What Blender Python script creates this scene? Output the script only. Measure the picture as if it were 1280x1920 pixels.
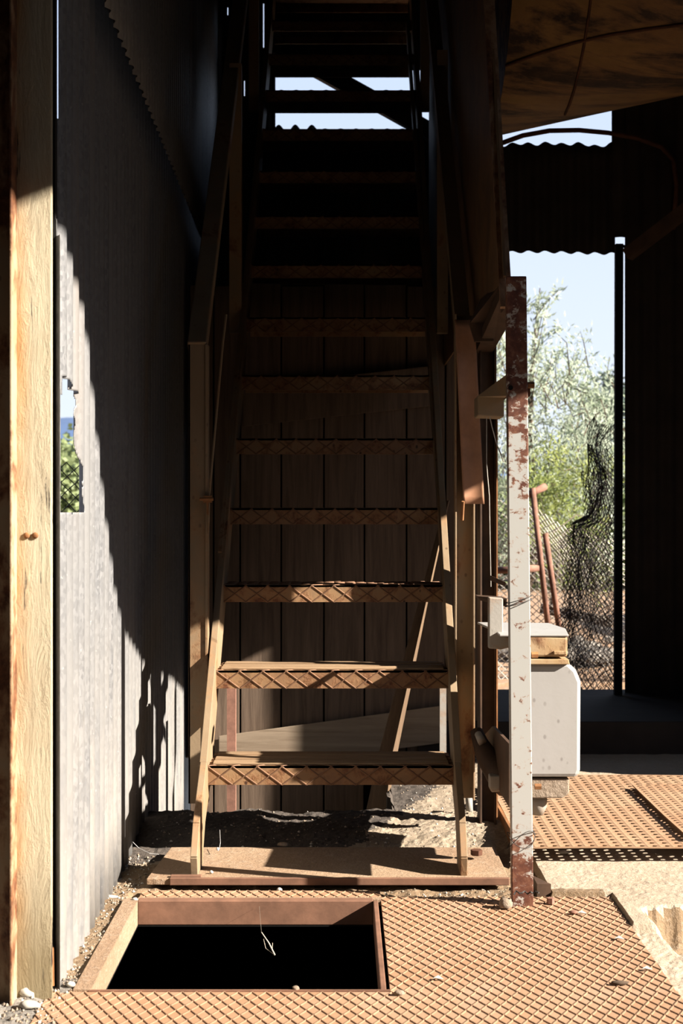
import bpy, math, random
from mathutils import Vector, noise
random.seed(7)
S = bpy.context.scene
for o in list(bpy.data.objects): bpy.data.objects.remove(o)

# ------------------------------------------------------------------ camera, world, sun, exposure
H = 0.94            # eye height above the stair's base plate
F = 2667.0          # focal length in pixels of the 1280x1920 frame (50 mm on a 24 mm wide sensor)
cam_data = bpy.data.cameras.new('camera'); cam = bpy.data.objects.new('camera', cam_data)
S.collection.objects.link(cam); S.camera = cam
cam.location = (0, 0, H); cam.rotation_euler = (math.radians(90), 0, 0)
cam_data.sensor_fit = 'HORIZONTAL'; cam_data.sensor_width = 24.0; cam_data.lens = 50.0
cam_data.clip_start = 0.05; cam_data.clip_end = 3000
cam_data.dof.use_dof = True; cam_data.dof.focus_distance = 3.9; cam_data.dof.aperture_fstop = 7.1

SUN_EL = math.radians(28.6); SUN_AZ = math.radians(18.5)   # from +X, turned towards the camera side
SUN = Vector((math.cos(SUN_AZ)*math.cos(SUN_EL), -math.sin(SUN_AZ)*math.cos(SUN_EL), math.sin(SUN_EL)))
ld = bpy.data.lights.new('sun', 'SUN'); ld.energy = 25.0; ld.angle = math.radians(0.53); ld.color = (1.0, 0.90, 0.78)
lo = bpy.data.objects.new('sun', ld); S.collection.objects.link(lo); lo.location = (8, -3, 8)
lo.rotation_euler = SUN.to_track_quat('Z', 'Y').to_euler()

w = bpy.data.worlds.new('world'); S.world = w; w.use_nodes = True
nt = w.node_tree; nt.nodes.clear()
wo = nt.nodes.new('ShaderNodeOutputWorld'); bg = nt.nodes.new('ShaderNodeBackground')
tc = nt.nodes.new('ShaderNodeTexCoord'); sx = nt.nodes.new('ShaderNodeSeparateXYZ'); cr = nt.nodes.new('ShaderNodeValToRGB')
nt.links.new(tc.outputs['Generated'], sx.inputs[0]); nt.links.new(sx.outputs['Z'], cr.inputs[0])
nt.links.new(cr.outputs[0], bg.inputs[0]); nt.links.new(bg.outputs[0], wo.inputs[0])
cr.color_ramp.elements[0].position = 0.0; cr.color_ramp.elements[0].color = (0.84, 0.91, 1.0, 1)
cr.color_ramp.elements[1].position = 0.30; cr.color_ramp.elements[1].color = (0.60, 0.72, 0.95, 1)
e = cr.color_ramp.elements.new(1.0); e.color = (0.22, 0.36, 0.65, 1)
bg.inputs[1].default_value = 1.12
S.view_settings.view_transform = 'Standard'; S.view_settings.look = 'None'
S.view_settings.exposure = 0.0; S.view_settings.gamma = 1.0; S.view_settings.use_curve_mapping = False

# ------------------------------------------------------------------ helpers
def X(px, d): return (px-640)*d/F
def Z(py, d): return H-(py-960)*d/F
def P(px, py, d): return Vector((X(px, d), d, Z(py, d)))
def DY(py, z=0.0): return (H-z)*F/(py-960)

class MB:
    def __init__(s): s.v = []; s.f = []; s.m = []
    def add(s, vs, fs, mi=0):
        b = len(s.v); s.v += [Vector(q) for q in vs]
        for f in fs: s.f.append(tuple(b+i for i in f)); s.m.append(mi)
        return s
    def box(s, x0, x1, y0, y1, z0, z1, mi=0):
        return s.add([(x0,y0,z0),(x1,y0,z0),(x1,y1,z0),(x0,y1,z0),(x0,y0,z1),(x1,y0,z1),(x1,y1,z1),(x0,y1,z1)],
              [(0,3,2,1),(4,5,6,7),(0,1,5,4),(1,2,6,5),(2,3,7,6),(3,0,4,7)], mi)
    def bar(s, a, b, wd, ht, up=(0,0,1), mi=0):
        a = Vector(a); b = Vector(b); t = (b-a).normalized(); u = Vector(up)
        r = t.cross(u)
        if r.length < 1e-4: r = t.cross(Vector((0,1,0)))
        r.normalize(); u = r.cross(t).normalized(); r *= wd/2; u *= ht/2
        return s.add([a-r-u,a+r-u,a+r+u,a-r+u,b-r-u,b+r-u,b+r+u,b-r+u],
              [(0,1,2,3),(7,6,5,4),(0,4,5,1),(1,5,6,2),(2,6,7,3),(3,7,4,0)], mi)
    def prism(s, pts, d, mi=0):
        d = Vector(d); n = len(pts); pts = [Vector(p) for p in pts]
        return s.add(pts+[p+d for p in pts], [tuple(range(n)), tuple(reversed(range(n, 2*n)))]+[(i, i+n, (i+1) % n+n, (i+1) % n) for i in range(n)], mi)
    def tube(s, path, r, n=8, mi=0, cap=True):
        path = [Vector(p) for p in path]; R = r if isinstance(r, (list, tuple)) else [r]*len(path)
        rings = []; t0 = (path[1]-path[0]).normalized()
        u = t0.orthogonal().normalized()
        b = len(s.v)
        for i, p in enumerate(path):
            t = (path[min(i+1, len(path)-1)]-path[max(i-1, 0)])
            if t.length < 1e-9: t = t0
            t.normalize(); u = (u-t*u.dot(t))
            if u.length < 1e-6: u = t.orthogonal()
            u.normalize(); v = t.cross(u)
            for k in range(n):
                a = 2*math.pi*k/n; s.v.append(p+(u*math.cos(a)+v*math.sin(a))*R[i])
        for i in range(len(path)-1):
            for k in range(n):
                k2 = (k+1) % n; s.f.append((b+i*n+k, b+i*n+k2, b+(i+1)*n+k2, b+(i+1)*n+k)); s.m.append(mi)
        if cap:
            s.f.append(tuple(b+k for k in reversed(range(n)))); s.m.append(mi)
            e = b+(len(path)-1)*n; s.f.append(tuple(e+k for k in range(n))); s.m.append(mi)
        return s
    def grid(s, fn, nu, nv, keep=None, mi=0):
        b = len(s.v)
        for j in range(nv+1):
            for i in range(nu+1): s.v.append(Vector(fn(i/nu, j/nv)))
        for j in range(nv):
            for i in range(nu):
                if keep and not keep((i+.5)/nu, (j+.5)/nv): continue
                a = b+j*(nu+1)+i; s.f.append((a, a+1, a+nu+2, a+nu+1)); s.m.append(mi)
        return s
    def rock(s, c, r, sq=(1,1,1), seed=0, mi=0):
        import bmesh
        bm = bmesh.new(); bmesh.ops.create_icosphere(bm, subdivisions=2, radius=1)
        vs = []
        for v in bm.verts:
            n = v.co.normalized(); k = 1+.35*noise.noise(n*1.4+Vector((seed*3.1, 0, 0)))+.12*noise.noise(n*4+Vector((0, seed, 0)))
            vs.append(Vector((n.x*sq[0], n.y*sq[1], n.z*sq[2]))*r*k+Vector(c))
        fs = [tuple(q.index for q in f.verts) for f in bm.faces]; bm.free()
        return s.add(vs, fs, mi)

def ptin(p, poly):
    x, y = p; c = False; n = len(poly)
    for i in range(n):
        x1, y1 = poly[i]; x2, y2 = poly[i-1]
        if (y1 > y) != (y2 > y) and x < (x2-x1)*(y-y1)/(y2-y1)+x1: c = not c
    return c

def ridges(mb, O, U, V, N, w, h, pu, pv, rw, rh, mi=0, jitter=0):
    """raised lozenge pattern on the rectangle O + [0,w]U + [0,h]V"""
    O, U, V, N = map(Vector, (O, U, V, N))
    for sg in (1, -1):
        # lines: a/pu + sg*b/pv = k
        lo = min(0, sg*h/pv); hi = w/pu+max(0, sg*h/pv)
        k = math.ceil(lo)
        while k <= hi:
            b0, b1 = 0.0, h
            a0 = pu*(k-sg*b0/pv); a1 = pu*(k-sg*b1/pv)
            def clip(a0, b0, a1, b1):
                t0, t1 = 0.0, 1.0; da = a1-a0
                if abs(da) < 1e-9: return None
                ta, tb = (0-a0)/da, (w-a0)/da
                if ta > tb: ta, tb = tb, ta
                t0 = max(t0, ta); t1 = min(t1, tb)
                if t1-t0 < 1e-3: return None
                return a0+da*t0, b0+(b1-b0)*t0, a0+da*t1, b0+(b1-b0)*t1
            c = clip(a0, b0, a1, b1)
            if c:
                p = O+U*c[0]+V*c[1]; q = O+U*c[2]+V*c[3]
                d = (q-p).normalized(); sd = d.cross(N).normalized()*rw/2; up = N*rh
                mb.add([p-sd, p+sd, p+sd*.4+up, p-sd*.4+up, q-sd, q+sd, q+sd*.4+up, q-sd*.4+up],
                       [(0,1,2,3),(7,6,5,4),(1,5,6,2),(2,6,7,3),(3,7,4,0)], mi)
            k += 1

def link(o): S.collection.objects.link(o)
def setp(o, label=None, cat=None, group=None, kind=None):
    if label: o['label'] = label
    if cat: o['category'] = cat
    if group: o['group'] = group
    if kind: o['kind'] = kind
    return o
def thing(name, loc, label, cat, group=None, kind=None):
    o = bpy.data.objects.new(name, None); link(o); o.location = loc; o.empty_display_size = .05
    return setp(o, label, cat, group, kind)
def wloc(o):
    v = Vector((0, 0, 0))
    while o is not None: v += o.location; o = o.parent
    return v
def obj(name, mb, mats, parent=None, bevel=0, smooth=False, label=None, origin=None):
    if not isinstance(mats, (list, tuple)): mats = [mats]
    if parent is not None: off = wloc(parent)
    else:
        if origin is None:
            xs = [v.x for v in mb.v]; ys = [v.y for v in mb.v]; zs = [v.z for v in mb.v]
            origin = ((min(xs)+max(xs))/2, (min(ys)+max(ys))/2, min(zs))
        off = Vector(origin)
    me = bpy.data.meshes.new(name); me.from_pydata([v-off for v in mb.v], [], mb.f)
    for m in mats: me.materials.append(m)
    me.polygons.foreach_set('material_index', mb.m)
    if smooth: me.polygons.foreach_set('use_smooth', [True]*len(me.polygons))
    me.update()
    o = bpy.data.objects.new(name, me); link(o)
    if parent is not None: o.parent = parent
    else: o.location = off
    if label: o['label'] = label
    if bevel:
        b = o.modifiers.new('bevel', 'BEVEL'); b.width = bevel; b.segments = 2; b.limit_method = 'ANGLE'
    return o

# ------------------------------------------------------------------ materials
ALB = .52     # overall reflectance, kept low to weaken bounced light in the shade
class N:
    def __init__(s, name):
        s.mat = bpy.data.materials.new(name); s.mat.use_nodes = True; s.nt = s.mat.node_tree
        s.b = s.nt.nodes['Principled BSDF']; s.co = s.nt.nodes.new('ShaderNodeTexCoord').outputs['Object']
    def n(s, t, **k):
        q = s.nt.nodes.new(t)
        for a, v in k.items(): setattr(q, a, v)
        return q
    def l(s, a, b): s.nt.links.new(a, b)
    def map(s, sc, src=None):
        m = s.n('ShaderNodeMapping'); m.inputs['Scale'].default_value = sc if hasattr(sc, '__len__') else (sc,)*3
        s.l(src or s.co, m.inputs[0]); return m.outputs[0]
    def noise(s, scale, detail=6, rough=.6, sc=(1,1,1), dist=0):
        q = s.n('ShaderNodeTexNoise'); q.inputs['Scale'].default_value = scale; q.inputs['Detail'].default_value = detail
        q.inputs['Roughness'].default_value = rough; q.inputs['Distortion'].default_value = dist
        s.l(s.map(sc), q.inputs[0]); return q.outputs[0]
    def vor(s, scale, sc=(1,1,1), out='Color', feat='F1'):
        q = s.n('ShaderNodeTexVoronoi', feature=feat); q.inputs['Scale'].default_value = scale
        s.l(s.map(sc), q.inputs[0]); return q.outputs[out]
    def ramp(s, src, pts):
        r = s.n('ShaderNodeValToRGB'); el = r.color_ramp.elements
        while len(el) < len(pts): el.new(.5)
        for e, (p, c) in zip(el, pts):
            e.position = p; e.color = (c, c, c, 1) if not hasattr(c, '__len__') else tuple(c)+(1,)
        s.l(src, r.inputs[0]); return r.outputs[0]
    def mix(s, f, a, b, mode='MIX'):
        m = s.n('ShaderNodeMix', data_type='RGBA', blend_type=mode)
        for i, v in ((0, f), (6, a), (7, b)):
            if isinstance(v, (int, float)): m.inputs[i].default_value = v
            elif hasattr(v, '__len__'): m.inputs[i].default_value = tuple(v)+(1,)
            else: s.l(v, m.inputs[i])
        return m.outputs[2]
    def math(s, op, a, b=0):
        m = s.n('ShaderNodeMath', operation=op)
        for i, v in ((0, a), (1, b)):
            if isinstance(v, (int, float)): m.inputs[i].default_value = v
            else: s.l(v, m.inputs[i])
        return m.outputs[0]
    def bump(s, src, strength=.4, dist=.004):
        b = s.n('ShaderNodeBump'); b.inputs['Strength'].default_value = strength; b.inputs['Distance'].default_value = dist
        s.l(src, b.inputs['Height']); s.l(b.outputs[0], s.b.inputs['Normal'])
    def out(s, col, rough=.7, metal=0):
        if hasattr(col, '__len__'): s.b.inputs['Base Color'].default_value = tuple(col)+(1,)
        else: s.l(s.mix(1.0, col, (ALB,)*3, 'MULTIPLY'), s.b.inputs['Base Color'])
        if isinstance(rough, (int, float)): s.b.inputs['Roughness'].default_value = rough
        else: s.l(rough, s.b.inputs['Roughness'])
        s.b.inputs['Metallic'].default_value = metal; s.b.inputs['Specular IOR Level'].default_value = .3
        return s.mat

RUST_D, RUST, RUST_L = (.05, .018, .010), (.17, .062, .026), (.42, .19, .08)
def rusty(name, paint, paint2, lo=.5, hi=.6, scale=9, sc=(1,1,1), spots=.5, bump=.5, rough=.65, rcol=(RUST_D, RUST, RUST_L)):
    s = N(name)
    n1 = s.noise(scale, 8, .65, sc, .3); n2 = s.noise(scale*5, 5, .7)
    pc = s.mix(s.ramp(s.noise(4, 4, .6, (1,1,.4)), [(.35, 0), (.65, 1)]), paint, paint2)
    rc = s.ramp(n2, [(.25, rcol[0]), (.5, rcol[1]), (.78, rcol[2])])
    f = s.ramp(n1, [(lo, 0), (hi, 1)])
    halo = s.ramp(n1, [(lo-.1, 0), (hi, 1)])
    pc = s.mix(s.math('MULTIPLY', halo, .7), pc, (.50, .25, .10))
    c = s.mix(f, pc, rc)
    sp = s.ramp(s.vor(38, (1,1,.7), 'Distance'), [(.10, 1), (.2, 0)])
    sp = s.math('MULTIPLY', sp, s.ramp(s.noise(6, 3), [(.45, 0), (.6, spots)]))
    c = s.mix(sp, c, rcol[0])
    s.bump(s.math('ADD', s.math('MULTIPLY', f, .6), s.math('MULTIPLY', n2, .5)), bump, .003)
    return s.out(c, rough)
def flat(name, col, var=.3, scale=8, rough=.8, metal=0, bump=.2, sc=(1,1,1)):
    s = N(name); n = s.noise(scale, 6, .65, sc)
    c = s.mix(s.ramp(n, [(.3, 0), (.7, 1)]), tuple(x*(1-var) for x in col), tuple(min(1, x*(1+var)) for x in col))
    s.bump(n, bump, .004); return s.out(c, rough, metal)
def wood(name, c1, c2, axis='Z', scale=14, bump=.5, rough=.85):
    s = N(name); st = {'X': (.06,1,1), 'Y': (1,.06,1), 'Z': (1,1,.06)}[axis]
    n = s.noise(scale*3, 8, .7, st, .6); n0 = s.noise(3, 4, .6, st)
    c = s.mix(s.ramp(n, [(.3, 0), (.7, 1)]), c1, c2)
    c = s.mix(s.ramp(n0, [(.3, 0), (.7, .5)]), c, tuple(x*.5 for x in c1))
    s.bump(n, bump, .004); return s.out(c, rough)

M = {}
M['cream'] = rusty('cream_paint', (.38, .28, .175), (.30, .205, .12), .60, .70, 8, (1,1,.6))
M['cream_light'] = rusty('pale_paint', (.62, .50, .32), (.50, .38, .2), .56, .64, 10, (1,1,.5))
M['tread'] = rusty('tread_paint', (.42, .27, .14), (.28, .15, .08), .49, .64, 20, (1,1,1), .9)
M['ridge'] = flat('rust_ridge', (.25, .13, .07), .35, 30)
M['rust'] = flat('rust', (.13, .05, .024), .5, 18, .85, 0, .5)
M['rust_pink'] = flat('rust_pink', (.34, .17, .12), .45, 14, .85, 0, .4)
M['rust_orange'] = flat('rust_orange', (.36, .16, .06), .4, 14, .85, 0, .4)
s = N('white_paint_rust')  # front post: white paint low, bare rust on top
n1 = s.noise(40, 8, .7, (1,1,1.3), .4); sp = s.n('ShaderNodeSeparateXYZ'); s.l(s.co, sp.inputs[0])
hgt = s.ramp(sp.outputs[2], [(.0, .22), (.12, 0), (.70, -0.0), (.95, .20), (1.0, .25)])
hg = s.n('ShaderNodeMapRange'); hg.inputs[1].default_value = .92; hg.inputs[2].default_value = 1.32; hg.inputs[3].default_value = 0; hg.inputs[4].default_value = .20; s.l(sp.outputs[2], hg.inputs[0])
hb = s.n('ShaderNodeMapRange'); hb.inputs[1].default_value = .26; hb.inputs[2].default_value = .08; hb.inputs[3].default_value = 0; hb.inputs[4].default_value = .2; s.l(sp.outputs[2], hb.inputs[0])
tot = s.math('ADD', n1, s.math('ADD', hg.outputs[0], hb.outputs[0]))
f = s.ramp(tot, [(.615, 0), (.645, 1)]); hl = s.ramp(tot, [(.57, 0), (.66, .8)])
c = s.mix(hl, (.58, .585, .56), (.50, .23, .09))
rc = s.ramp(s.noise(40, 6, .7), [(.25, (.06, .02, .014)), (.5, (.17, .06, .035)), (.78, (.40, .20, .12))])
c = s.mix(f, c, rc); s.bump(s.math('MULTIPLY', f, 1.0), .6, .002); M['post_white'] = s.out(c, .55)

s = N('galvanised_steel')
v = s.vor(110, (1,1.3,.8), 'Color'); g = s.n('ShaderNodeSeparateColor'); s.l(v, g.inputs[0])
n1 = s.noise(5, 6, .6, (1, 2, .25)); n2 = s.noise(60, 4, .7)
c = s.mix(g.outputs[0], (.18, .185, .195), (.30, .305, .315))
c = s.mix(s.ramp(n1, [(.40, 0), (.62, .85)]), c, (.28, .28, .28))
zz = s.n('ShaderNodeSeparateXYZ'); s.l(s.co, zz.inputs[0]); dz = s.n('ShaderNodeMapRange'); dz.inputs[1].default_value = .75; dz.inputs[2].default_value = .0; dz.inputs[3].default_value = 0; dz.inputs[4].default_value = .85; s.l(zz.outputs[2], dz.inputs[0])
c = s.mix(s.math('MULTIPLY', dz.outputs[0], s.ramp(s.noise(9, 6, .7, (1, 1.6, .35)), [(.38, .1), (.62, 1)])), c, (.46, .43, .39))
c = s.mix(s.ramp(s.noise(2.2, 5, .6, (1,1.5,.12)), [(.58, 0), (.75, .5)]), c, (.42, .34, .27))
c = s.mix(s.ramp(n2, [(.66, 0), (.72, .5)]), c, (.7, .7, .68))
s.bump(n1, .15, .003); M['galv'] = s.out(c, .5, .25)
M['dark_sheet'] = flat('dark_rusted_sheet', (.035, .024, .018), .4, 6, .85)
M['plank'] = wood('weathered_planks', (.12, .078, .052), (.29, .205, .145), 'Z')
M['board'] = wood('pale_board', (.30, .22, .15), (.52, .41, .30), 'X', 12)
M['tread_board'] = wood('tread_board', (.34, .20, .10), (.62, .44, .27), 'X', 16, .9)
M['pole_wood'] = wood('pole_wood', (.16, .10, .06), (.32, .21, .12), 'Z')
s = N('peeling_painted_timber')
n = s.noise(34, 8, .75, (1,1,.22), .5); n0 = s.noise(5, 4, .6, (1,1,.5))
c = s.mix(s.ramp(n0, [(.35, 0), (.65, 1)]), (.66, .55, .37), (.80, .72, .52))
sx_ = s.n('ShaderNodeSeparateXYZ'); s.l(s.co, sx_.inputs[0])
edge = s.n('ShaderNodeMapRange'); edge.inputs[1].default_value = .0; edge.inputs[2].default_value = -.034; s.l(sx_.outputs[0], edge.inputs[0])
c = s.mix(s.math('MULTIPLY', edge.outputs[0], s.ramp(s.noise(7, 4, .6, (1,1,.4)), [(.38, .1), (.6, 1)])), c, (.66, .32, .09))
low = s.n('ShaderNodeMapRange'); low.inputs[1].default_value = .30; low.inputs[2].default_value = .08; s.l(sx_.outputs[2], low.inputs[0])
c = s.mix(s.math('MULTIPLY', low.outputs[0], .8), c, (.25, .19, .09))
ck = s.ramp(s.noise(26, 7, .75, (1.6,1,.1)), [(.60, 0), (.63, 1)])
c = s.mix(ck, c, (.05, .03, .025))
s.bump(s.math('ADD', n, s.math('MULTIPLY', ck, -1.2)), 1.0, .008); M['timber'] = s.out(c, .8)

def ground_mat(name, c1, c2, c3, sc=1.0):
    s = N(name); a = s.noise(3*sc, 8, .7); b = s.noise(70*sc, 5, .75)
    c = s.mix(s.ramp(a, [(.35, 0), (.65, 1)]), c1, c2)
    c = s.mix(s.ramp(b, [(.52, 0), (.72, .9)]), c, c3)
    c = s.mix(s.ramp(s.vor(90*sc, (1,1,1), 'Distance'), [(.0, .5), (.25, 0)]), c, tuple(x*.35 for x in c1))
    s.bump(s.math('ADD', b, s.math('MULTIPLY', a, .6)), .9, .006); return s.out(c, .95)
M['dirt'] = ground_mat('dirt', (.24, .155, .085), (.36, .25, .15), (.50, .40, .29))
M['gravel'] = ground_mat('grey_gravel', (.20, .18, .16), (.34, .31, .27), (.6, .55, .48), .8)
M['dark_ground'] = ground_mat('dark_soil', (.055, .045, .038), (.11, .09, .075), (.22, .18, .15))
M['concrete'] = ground_mat('concrete', (.50, .40, .29), (.60, .50, .38), (.66, .57, .45), .6)
M['far_dirt'] = ground_mat('far_dirt', (.42, .25, .14), (.48, .31, .19), (.5, .44, .36), .3)
s = N('chequer_plate')
a = s.noise(3.5, 7, .7); b = s.noise(45, 5, .75)
c = s.mix(s.ramp(a, [(.32, 0), (.68, 1)]), (.44, .245, .13), (.51, .335, .215))
c = s.mix(s.ramp(s.noise(6, 6, .6), [(.52, 0), (.68, .5)]), c, (.55, .40, .29))
c = s.mix(s.ramp(b, [(.56, 0), (.78, .4)]), c, (.34, .17, .08))
s.bump(b, .3, .002); M['chequer'] = s.out(c, .75)
s = N('perforated_rust'); a = s.noise(4, 7, .7); b = s.noise(50, 5, .75)
c = s.mix(s.ramp(a, [(.3, 0), (.7, 1)]), (.40, .22, .12), (.50, .34, .21)); c = s.mix(s.ramp(b, [(.55, 0), (.75, .5)]), c, (.25, .12, .06))
s.bump(b, .3, .002); M['perf'] = s.out(c, .8)
M['frame_dust'] = ground_mat('dusty_frame', (.36, .23, .14), (.46, .32, .21), (.56, .44, .33), .9)
M['frame_rust'] = flat('rusty_frame', (.26, .13, .08), .35, 12, .85)
M['black'] = flat('near_black', (.004, .0035, .003), .3, 8, 1)  # near-black colour stands in for the darkness of pit and gap
M['enamel'] = rusty('white_enamel', (.55, .54, .53), (.51, .495, .475), .76, .82, 5, (1,1,1), .4, .3, .4)
M['enamel_yellow'] = rusty('yellowed_enamel', (.66, .55, .40), (.58, .40, .2), .52, .66, 8, (1,1,1), .3)
M['bracket'] = rusty('grey_white_paint', (.52, .50, .46), (.44, .40, .34), .58, .66, 14)
M['leather'] = flat('brown_flap', (.50, .25, .14), .25, 10, .6)
M['brown'] = flat('brown_painted_steel', (.10, .055, .032), .5, 9, .7)
M['wire'] = flat('galvanised_wire', (.75, .70, .62), .3, 20, .6, .3)
M['dark_wire'] = flat('dark_wire', (.07, .06, .055), .3, 20, .8)
M['tank'] = rusty('tank_skin', (.38, .22, .06), (.22, .11, .03), .44, .58, 4.0, (.45,2.2,2.2), .2, rcol=((.02,.012,.008),(.06,.03,.016),(.14,.07,.03)))
M['stone'] = ground_mat('stone', (.34, .25, .18), (.46, .37, .28), (.6, .5, .4), 1)
M['white_stone'] = flat('white_stone', (.72, .68, .60), .15, 20, .9)
M['straw'] = flat('straw', (.75, .68, .55), .1, 20, .8)
M['web'] = flat('cobweb', (.8, .8, .8), .1, 20, .9)
def leafmat(name, c1, c2, tr=.35):
    s = N(name); q = s.n('ShaderNodeObjectInfo')
    n = s.noise(3, 4, .7); c = s.mix(s.ramp(n, [(.35, 0), (.65, 1)]), c1, c2); s.out(c, .6)
    t = s.n('ShaderNodeBsdfTranslucent'); s.l(c, t.inputs[0]); m = s.n('ShaderNodeMixShader'); m.inputs[0].default_value = tr
    s.l(s.b.outputs[0], m.inputs[1]); s.l(t.outputs[0], m.inputs[2]); s.l(m.outputs[0], s.nt.nodes['Material Output'].inputs[0]); return s.mat
M['olive'] = leafmat('olive_leaf', (.72, .80, .66), (.34, .42, .28))
M['green'] = leafmat('green_leaf', (.42, .46, .14), (.24, .32, .10))
M['far_green'] = leafmat('far_leaf', (.20, .26, .12), (.34, .42, .18), .2)
M['dark_green'] = leafmat('pine_needles', (.12, .17, .13), (.18, .24, .19), .1)
M['bark'] = flat('bark', (.13, .09, .06), .4, 14, .95)
M['twig'] = flat('dry_twig', (.42, .36, .28), .3, 14, .9)
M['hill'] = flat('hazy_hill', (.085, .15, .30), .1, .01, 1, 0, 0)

# ------------------------------------------------------------------ setting: ground
def nz(x, y, s, k=0): return noise.noise(Vector((x*s, y*s, k)))
HX0, HX1, HY0, HY1 = -.502, .078, 2.857, 3.507     # open hatch
def gh(x, y):
    z = -.036+.006*nz(x, y, 12)+.003*nz(x, y, 60, 3)
    if x < HX0-.036 and y < 3.62: z += .012
    if HX0-.036 < x < .676 and y < (3.62 if x < .11 else 3.565): return -.040                 # below the chequer plate
    if x > .66 and y > 3.3:
        z = -.014+.002*nz(x, y, 20)
    if x > .52 and 3.50 < y <= 5.6: z = -.014+.0025*nz(x, y, 15)+.0015*nz(x, y, 60, 1)
    if x > .69 and y < 3.52:
        st_ = lambda q: (lambda c: c*c*(3-2*c))(min(1, max(0, q)))
        t = st_((3.455+.03*nz(x, 0, 9)+.012*nz(x, 1, 40)-y)/.045)*st_((x-.715-.03*nz(0, y, 8)-max(0, 3.4-y)*.12)/.05)*st_((y-2.95)/.45)
        z -= .095*t+.014*nz(x, y, 22)*t+.006*nz(x, y, 60)*t*(1 if t < .97 else .4)
    if x < .52 and y > 3.56:
        t = min(1, max(0, (y-3.90)/.35)); t = t*t*(3-2*t)
        z = -.03+t*.035+(.010*nz(x, y, 9)+.006*nz(x, y, 30, 2)+.004*nz(x, y, 80, 2))
        rim = 4.46+.05*nz(x, 0, 5)
        if x < .16+.05*nz(0, y, 5) and y > rim: z = -.32
        if y > rim and x >= .16: z = -.01+.010*nz(x, y, 9)+.005*nz(x, y, 40, 2)
    if x < -.60 and y < 3.1: z = -.022+.006*nz(x, y, 20)+.004*nz(x, y, 70)
    return z
g = MB()
gx0, gx1, gy0, gy1, nu, nv = -1.0, 1.8, 2.0, 5.7, 280, 370
def gfn(u, v):
    x = gx0+(gx1-gx0)*u; y = gy0+(gy1-gy0)*v; return (x, y, gh(x, y))
def gkeep(u, v):
    x = gx0+(gx1-gx0)*u; y = gy0+(gy1-gy0)*v
    return not (HX0-.03 < x < HX1+.03 and HY0-.03 < y < HY1+.03)
b0 = len(g.f); g.grid(gfn, nu, nv, gkeep)
for i, f in enumerate(g.f):
    c = sum((g.v[k] for k in f), Vector())/4
    if c.x > .66 or (c.x > .52 and c.y > 3.6): g.m[i] = 0 if (c.x > .7 and c.z < -.03 and c.y > 3.38) else 1
    elif c.x < -.50+.05*nz(c.x, c.y, 8) and c.y < 2.93: g.m[i] = 2
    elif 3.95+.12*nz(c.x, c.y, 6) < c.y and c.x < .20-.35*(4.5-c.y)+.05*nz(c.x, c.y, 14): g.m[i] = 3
    elif c.y > 3.9 and c.x < .6: g.m[i] = 4
setp(obj('floor', g, [M['dirt'], M['concrete'], M['gravel'], M['dark_ground'], ground_mat('pale_rubble', (.34, .27, .19), (.46, .37, .27), (.62, .54, .44))], smooth=False, origin=(0, 0, 0)),
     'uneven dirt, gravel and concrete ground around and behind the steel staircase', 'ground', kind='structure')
# outer ground: yard all round
yd = MB()
def yfn(x0, x1, y0, y1, z): return lambda u, v: (x0+(x1-x0)*u, y0+(y1-y0)*v, z+.02*nz(x0+(x1-x0)*u, y0+(y1-y0)*v, .8))
yd.add([(-60,-25,-.045),(60,-25,-.045),(60,2.0,-.045),(-60,2.0,-.045)], [(0,1,2,3)], 1)  # near yard, unseen, coloured dark to cut sun bounced indoors
yd.add([(1.8,2.0,-.045),(60,2.0,-.045),(60,5.7,-.045),(1.8,5.7,-.045)], [(0,1,2,3)], 1)
yd.add([(-60,2.0,-.045),(-1.0,2.0,-.045),(-1.0,8,-.045),(-60,8,-.045)], [(0,1,2,3)])
yd.add([(-1.0,5.7,-.045),(60,5.7,-.045),(60,8,-.045),(-1.0,8,-.045)], [(0,1,2,3)])
yd.grid(lambda u, v: (-60+120*u, 8+72*v*v, -.045+(.05*nz(-60+120*u, 8+72*v*v, .7) if v > 0 else 0)), 60, 40)
setp(obj('yard_ground', yd, [M['far_dirt'], M['dark_ground']], origin=(0, 0, 0)), 'orange dirt yard beyond the chain-link fence and doorway', 'ground', kind='structure')
# pit below the hatch, widened and painted near-black to stay dark
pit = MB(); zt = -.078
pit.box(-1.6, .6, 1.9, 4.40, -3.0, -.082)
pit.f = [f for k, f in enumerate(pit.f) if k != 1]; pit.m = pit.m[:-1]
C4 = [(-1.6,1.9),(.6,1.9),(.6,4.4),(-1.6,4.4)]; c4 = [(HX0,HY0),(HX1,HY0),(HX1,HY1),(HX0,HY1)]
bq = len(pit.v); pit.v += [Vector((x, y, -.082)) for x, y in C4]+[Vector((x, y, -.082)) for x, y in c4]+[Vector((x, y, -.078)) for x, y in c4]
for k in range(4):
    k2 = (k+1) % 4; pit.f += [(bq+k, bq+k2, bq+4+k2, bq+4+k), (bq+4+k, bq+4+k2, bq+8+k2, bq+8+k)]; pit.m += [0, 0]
setp(obj('pit_shaft', pit, M['black'], origin=(0, 0, 0)), 'black pit shaft below the open square floor hatch', 'pit', kind='structure')

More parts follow.
